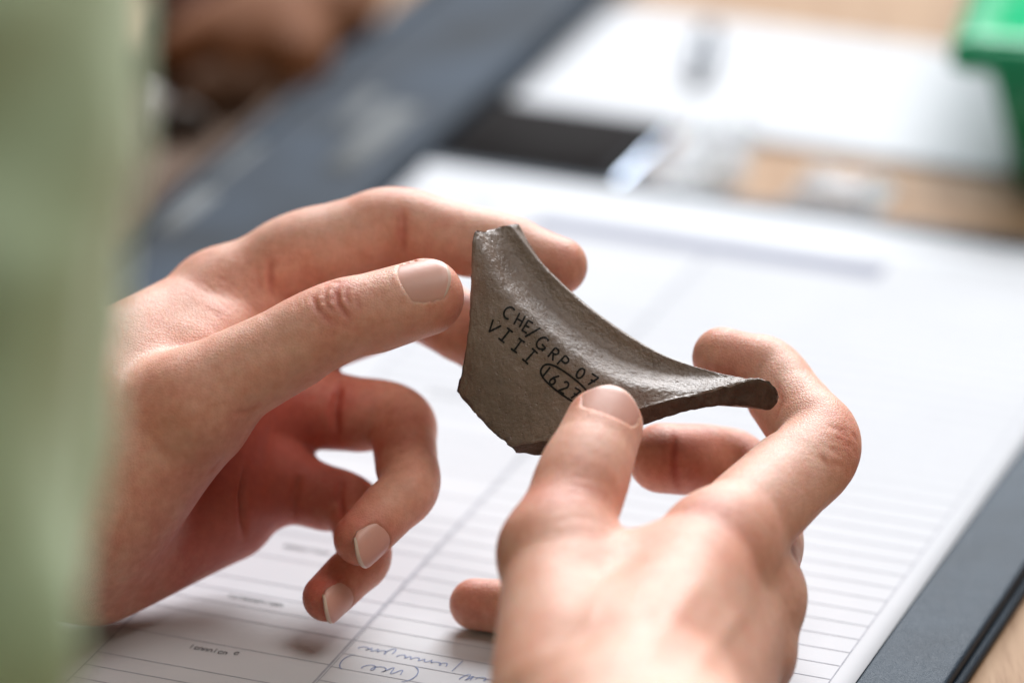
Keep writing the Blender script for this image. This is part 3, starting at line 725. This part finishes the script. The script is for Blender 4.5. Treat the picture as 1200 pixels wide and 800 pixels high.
TXT = [('C', 257, 364, 34, 38, A), ('H', 291, 387, 26, 36, A - 4), ('E', 316, 408, 22, 34, A), ('/', 333, 425, 20, 40, A - 6), ('G', 362, 459, 36, 38, A + 6), ('R', 398, 493, 26, 34, A + 4), ('P', 428, 518, 26, 34, A + 2), ('0', 481, 553, 28, 32, A - 6), ('7', 518, 576, 30, 34, A - 8),
       ('V', 210, 410, 34, 36, A), ('I', 247, 434, 30, 40, A + 4), ('I', 285, 466, 30, 40, A + 4), ('I', 323, 499, 30, 42, A + 4), ('1', 376, 548, 16, 34, A + 2), ('6', 399, 572, 26, 36, A), ('2', 431, 597, 26, 36, A - 4), ('7', 464, 618, 28, 34, A - 6)]
pths = letters(TXT)
ov = []
for an in np.linspace(150, 520, 90):
    a = math.radians(an); ca, sa = math.cos(math.radians(37)), math.sin(math.radians(37)); ex_, ey_ = 88 * math.copysign(abs(math.cos(a)) ** 0.75, math.cos(a)), 31 * math.copysign(abs(math.sin(a)) ** 0.75, math.sin(a))
    r = drop(500 + (432 + ex_ * ca - ey_ * sa) / 2.6667, 230 + (587 + ex_ * sa + ey_ * ca) / 2.6667)
    if r: ov.append(r)
pths.append(ov)
V, Fc = ribbon(pths, 0.255, 0.10)
INK = simple('black_ink', (0.008, 0.007, 0.007), 0.6, 0.3, 0.2, 300)
link('inked_lettering', mesh('inked_lettering', V, Fc), INK, sherd, False)

# ================================================================== the person: two hands and a sleeve
person = empty('person', at(-150, 1100, -330) * MM)
tag(person, 'person in pale green shirt turning a potsherd in both hands', 'person')

def left_hand():
    F = Field(cs(-330, 300, 0) * [1, 0, 0] + [0, -50, -140], [24, 92, 72], 0.6)
    D = F.new()
    J = {}
    c = lambda *p: cs(*p)
    wr, wu = c(40, 495, -2), c(40, 620, 10)
    fa, fb = c(-170, 560, -75), c(-170, 650, -72); ga, gb = c(-330, 620, -160), c(-330, 690, -155)
    for (a, b, ra, rb) in ((fa, wr, 25, 23), (fb, wu, 25, 22), (ga, fa, 30, 25), (gb, fb, 30, 25)): cone(F, D, a, b, ra, rb, 10)
    mcp = [c(256, 352, 37), c(298, 410, 46), c(310, 472, 47), c(300, 557, 41)]; mr = [12.0, 12.6, 12, 11]
    for k in range(4):
        w0 = wr + (wu - wr) * (k / 3.0)
        cone(F, D, w0, mcp[k], 19, mr[k], 8)
    for k in range(3): cone(F, D, mcp[k], mcp[k + 1], mr[k] - 2.0, mr[k + 1] - 2.0, 6)
    # heel of the hand and thumb base
    cone(F, D, c(110, 655, 18), c(262, 596, 36), 17.5, 14.5, 8)
    cone(F, D, c(262, 478, 33), c(250, 585, 29), 13, 12.5, 3)
    cone(F, D, c(105, 590, 4), c(228, 488, -3), 23, 14.5, 7)
    cone(F, D, c(150, 500, 4), c(250, 400, 22), 17, 9.5, 8)          # first web muscle
    cone(F, D, c(240, 420, 14), c(300, 372, 30), 8, 7, 7)
    T = finger(F, D, [(222, 470, -7, 13.2), (392, 377, -6, 10.5), (499, 347, -2, 9.9)], [(0.2, 0.6, 0.7), (0.25, 0.72, 0.62)], 9, 0.9)
    nT = Nail(T[1], T[2], 9.9, (0.05, -0.62, -0.78), 0.70, 1.36, -0.66, 0.955)
    I = finger(F, D, [(258, 350, 37, 12.0), (350, 299, 37, 11.6), (462, 263, 36, 10.5), (592, 290, 31, 8.9), (655, 311, 26, 7.6)], [(0, 0.7, -0.7), (0, 0.7, -0.7), (0, 0.8, -0.6), (-0.2, 0.8, -0.5)], 8, 0.8)
    M = finger(F, D, [(298, 410, 46, 12.6), (488, 350, 50, 10), (566, 398, 32, 8.8), (606, 440, 17, 7.6)], [(0, 0.6, -0.8), (-0.3, 0.5, -0.8), (-0.4, 0.4, -0.8)], 8, 0.8)
    Rg = finger(F, D, [(310, 472, 47, 12.4), (472, 489, 40, 8.8), (482, 572, 15, 7.8), (424, 631, 4, 7.0)], [(0, 0.7, -0.7), (-0.8, 0.3, -0.4), (-0.8, 0, 0.3)], 8, 0.8)
    nR = Nail(Rg[2], Rg[3], 7.0, (0.73, 0.2, -0.66), 0.78, 1.5, -0.5, 0.95)
    Pk = finger(F, D, [(300, 557, 41, 11), (418, 592, 37, 7.6), (430, 655, 20, 6.7), (384, 700, 9, 6.2)], [(0, 0.7, -0.7), (-0.8, 0.3, -0.4), (-0.8, 0, 0.3)], 8, 0.8)
    nP = Nail(Pk[2], Pk[3], 6.3, (0.70, 0.25, -0.66), 0.78, 1.5, -0.5, 0.95)
    nR.over = nP.over = 1.5
    for n in (nT, nR, nP): n.carve(F, D)
    K = []
    # thumb knuckle wrinkles
    K += [([(399, 332), (394, 342), (397, 356), (408, 372), (411, 380)], 0.75, 0.55), ([(384, 333), (380, 345), (386, 360), (396, 370)], 0.7, 0.3), ([(409, 334), (405, 346), (411, 360)], 0.65, 0.3),
          ([(391, 340), (389, 350), (392, 358)], 0.6, 0.3), ([(372, 338), (367, 349), (372, 362), (384, 374), (400, 384)], 0.9, 0.4), ([(418, 340), (417, 352), (424, 366)], 0.7, 0.22), ([(374, 337), (388, 330), (404, 331)], 0.8, 0.25),
          ([(384, 366), (394, 378), (410, 386)], 0.7, 0.25), ([(376, 350), (380, 356)], 0.6, 0.25)]
    # raised folds between the wrinkles
    K += [([(389, 336), (385, 350), (391, 364)], 1.0, -0.18), ([(403, 338), (401, 350), (406, 364)], 0.9, -0.15), ([(374, 345), (378, 362)], 1.0, -0.15)]
    for k in range(34):
        x = 345 + rng.random() * 115; y = 335 + (392 - x) * 0.22 + rng.random() * 55; K.append(([(x, y), (x + rng.uniform(-5, 5), y + rng.uniform(8, 18))], 0.5, 0.13))
    # flexion creases of the fingers
    K += [([(289, 540), (284, 580), (287, 632)], 1.1, 1.8), ([(399, 448), (392, 478), (395, 515)], 1.1, 1.6), ([(352, 552), (345, 580), (345, 612)], 1.0, 1.3), ([(402, 556), (398, 580), (402, 612)], 0.9, 0.8),
          ([(471, 240), (473, 262), (472, 300)], 0.9, 0.55), ([(466, 245), (468, 290)], 0.8, 0.3), ([(316, 300), (316, 330), (322, 350)], 1.0, 0.45), ([(300, 310), (306, 345)], 0.9, 0.3),
          ([(310, 470), (290, 482), (268, 484)], 0.8, 0.3), ([(240, 560), (262, 535)], 0.8, 0.2)]
    for k in range(26):   # fine web wrinkles between thumb and index
        x = 235 + rng.random() * 75; y = 318 + rng.random() * 45; K.append(([(x, y), (x + rng.uniform(10, 24), y + rng.uniform(10, 20))], 0.55, 0.12))
    for k in range(22):
        x = 190 + rng.random() * 110; y = 470 + rng.random() * 90; K.append(([(x, y), (x + rng.uniform(14, 28), y - rng.uniform(2, 10))], 0.55, 0.10))
    fl = [((388, 350, -14), 11, 0.25), ((525, 350, -4), 9, 0.35), ((424, 631, 0), 9, 0.35), ((384, 700, 4), 8, 0.4), ((655, 311, 24), 10, 0.3), ((472, 265, 34), 12, 0.25), ((340, 510, 30), 32, 0.5), ((235, 620, 20), 36, 0.5), ((262, 337, 37), 16, 0.12)]  # redness of knuckles and tips; the wide palm spots paint in palm shade
    o = finish('left_hand', F, D, person, None, K, fl)
    for n, ov_ in ((nT, 1.0), (nR, 1.06), (nP, 1.06)): n.build(o, 'fingernail', ov_)
    return o

def right_hand():
    F = Field([-20, -12, -345], [100, 205, 42], 0.75)
    D = F.new(); c = lambda *p: cs(*p)
    wr = c(735, 880, -112); w2 = c(755, 1010, -195); w3 = c(790, 1330, -345)
    cone(F, D, wr + [-6, 2, -4], w2 + [-6, 0, 0], 22, 25, 10); cone(F, D, wr + [9, -2, 6], w2 + [9, 0, 0], 22, 25, 10); cone(F, D, w2, w3, 30, 36, 12)
    mcp = [c(842, 640, -38), c(878, 700, -24), c(868, 765, -29), c(842, 830, -53)]; mr = [12.6, 12.6, 12, 11]
    for k in range(4): cone(F, D, wr + np.array([-4 + 4 * k, -6 + 4 * k, -6 + 3 * k]), mcp[k], 18, mr[k], 8)
    for k in range(3): cone(F, D, mcp[k], mcp[k + 1], mr[k] - 1.5, mr[k + 1] - 1.5, 6)
    cone(F, D, c(664, 835, -98), c(652, 655, -50), 19, 13.5, 7)                 # thumb base
    cone(F, D, c(720, 790, -88), c(795, 690, -56), 17, 13, 9)                   # muscle of the first web
    cone(F, D, c(690, 690, -58), c(815, 655, -44), 11.5, 10, 9)
    cone(F, D, c(700, 760, -60), c(800, 760, -45), 14, 14, 9)                   # palm
    T = finger(F, D, [(652, 645, -49, 13.4), (684, 556, -33, 11.6), (707, 500, -21, 10.2)], [(0.2, 0.3, 0.9), (0.2, 0.3, 0.9)], 9, 0.9)
    nT = Nail(T[1], T[2], 10.2, (0.28, -0.75, -0.55), 0.74, 1.15, -0.45, 0.95)
    I = finger(F, D, [(842, 640, -38, 13.2), (966, 524, 1, 11.2), (900, 434, 21, 8.9), (846, 417, 17, 7.7)], [(-0.6, -0.3, 0.3), (-0.8, 0.3, 0), (-0.3, 0.9, -0.2)], 8, 0.8)
    M = finger(F, D, [(878, 700, -24, 12.6), (902, 630, 14, 9.0), (862, 544, 30, 9.6), (776, 537, 20, 9.2)], [(-0.6, -0.3, 0.3), (-0.8, 0.2, -0.3), (-0.2, -0.5, -0.8)], 8, 0.8)
    Rg = finger(F, D, [(868, 765, -29, 12), (762, 737, 2, 9), (640, 716, 17, 7.8), (557, 708, 21, 6.7)], [(-0.6, -0.3, -0.3), (-0.2, -0.5, -0.8), (-0.2, -0.5, -0.8)], 8, 0.8)
    Pk = finger(F, D, [(842, 830, -53, 11), (765, 790, -27, 8), (695, 770, -16, 7.2), (645, 762, -14, 6.4)], [(-0.6, -0.3, -0.3), (-0.2, -0.5, -0.8), (-0.2, -0.5, -0.8)], 8, 0.8)
    nT.carve(F, D)
    K = []
    for k in range(9):
        y = 560 + k * 6 + rng.uniform(-2, 2); K.append(([(645 + rng.uniform(0, 22), y + 3), (672, y - 2), (705 + rng.uniform(-14, 14), y + 4)], 0.9, rng.uniform(0.04, 0.14)))
    K += [([(793, 505), (790, 540), (796, 575)], 1.0, 0.8), ([(905, 440), (915, 470), (905, 500)], 1.0, 0.5)]
    for k in range(14):
        x = 955 + rng.random() * 45; y = 490 + rng.random() * 60; K.append(([(x, y), (x + rng.uniform(6, 14), y + rng.uniform(4, 14))], 0.9, rng.uniform(0.1, 0.25)))
    for k in range(8):
        K.append(([(975 + rng.uniform(-12, 10), 500 + k * 6), (998 + rng.uniform(-6, 6), 505 + k * 6)], 0.9, 0.25))
    for (pl, wd_, dp_) in (([(735, 800), (790, 720), (838, 655)], 3.0, -0.5), ([(700, 800), (760, 720), (790, 660)], 1.6, -0.3), ([(640, 790), (690, 730), (705, 690)], 1.5, -0.28), ([(800, 800), (850, 740), (878, 705)], 2.6, -0.4), ([(760, 720), (800, 690), (812, 650)], 1.4, -0.22)): K.append((pl, wd_, dp_))
    fl = [((708, 470, -24), 9, 0.3), ((650, 600, -50), 14, 0.3), ((846, 417, 18), 10, 0.3), ((995, 524, -4), 10, 0.3), ((842, 625, -50), 14, 0.28), ((557, 708, 18), 9, 0.45), ((800, 540, 18), 18, 0.3), ((740, 760, -85), 30, 0.08)]
    o = finish('right_hand', F, D, person, None, K, fl)
    nT.build(o)
    return o
LH = left_hand(); RH = right_hand()
for o in (LH, RH): o.matrix_parent_inverse = Matrix.Translation(person.location).inverted()

# green shirt sleeves
def cloth():
    m, N, L, b = mat('green_cotton')
    tc = N.new('ShaderNodeTexCoord'); co = tc.outputs['Object']
    n = noise(N, L, co, 30, 4); r = ramp(N, [(0.3, (0.54, 0.69, 0.44)), (0.7, (0.63, 0.77, 0.53))]); L.new(n.outputs['Fac'], r.inputs[0]); L.new(r.outputs[0], b.inputs['Base Color'])
    b.inputs['Roughness'].default_value = 0.9; b.inputs['Sheen Weight'].default_value = 0.25
    wv = noise(N, L, co, 1500, 2); bp = N.new('ShaderNodeBump'); bp.inputs['Strength'].default_value = 0.4; bp.inputs['Distance'].default_value = 0.0004; L.new(wv.outputs['Fac'], bp.inputs['Height']); L.new(bp.outputs[0], b.inputs['Normal'])
    return m
CLO = cloth()
def sleeve(name, path, seed):
    P = [np.array(p[:3]) for p in path]; Rr = [p[3] for p in path]; n, seg = 90, 72; V, Fc = [], []; ref = np.array([0.3, 0.1, -1.0])
    C = [spline(P, k / n) for k in range(n + 1)]; R_ = [float(spline([np.array([r]) for r in Rr], k / n)[0]) for k in range(n + 1)]
    for lay in (0, 1):
        for k in range(n + 1):
            a = unit(C[min(k + 1, n)] - C[max(k - 1, 0)]); s = ortho(ref, a); t = np.cross(a, s)
            for q in range(seg):
                an = 2 * math.pi * q / seg; d = s * math.cos(an) + t * math.sin(an)
                p = C[k] + d * R_[k]
                f = 1 - 2 * abs(mnoise.noise(Vector((math.cos(an) * 1.3 + seed, math.sin(an) * 1.3, k / n * 5.0 + 0.8 * math.sin(an)))))
                f += 0.4 * mnoise.noise(Vector((math.cos(an) * 3 + seed, math.sin(an) * 3, k / n * 14)))
                V.append(c2w(p + d * (7.5 * f - (2.0 if lay else 0)))[0] * MM)
    m_ = (n + 1) * seg; g = lambda l, k, q: l * m_ + k * seg + q % seg
    for k in range(n):
        for q in range(seg): Fc.append((g(0, k, q), g(0, k, q + 1), g(0, k + 1, q + 1), g(0, k + 1, q))); Fc.append((g(1, k, q), g(1, k + 1, q), g(1, k + 1, q + 1), g(1, k, q + 1)))
    for q in range(seg): Fc.append((g(0, 0, q), g(1, 0, q), g(1, 0, q + 1), g(0, 0, q + 1))); Fc.append((g(0, n, q), g(0, n, q + 1), g(1, n, q + 1), g(1, n, q)))
    me = mesh(name, V, Fc); bm = bmesh.new(); bm.from_mesh(me); bmesh.ops.recalc_face_normals(bm, faces=bm.faces); bm.to_mesh(me); bm.free()
    o = link(name, me, CLO); o.parent = person; o.matrix_parent_inverse = Matrix.Translation(person.location).inverted(); return o
def cp(px, py, dz, r): return (*cs(px, py, dz), r)
sleeve('shirt_sleeve', [cp(-215, -420, -360, 58), cp(-200, -100, -355, 54), cp(-195, 220, -345, 52), cp(-200, 520, -335, 50), cp(-225, 760, -315, 46), cp(-235, 900, -265, 42), cp(-290, 780, -180, 41), cp(-210, 650, -105, 40)], 2)
sleeve('shirt_sleeve', [cp(1000, 2000, -520, 58), cp(880, 1700, -440, 52), cp(800, 1400, -360, 46), cp(770, 1180, -285, 42)], 6)
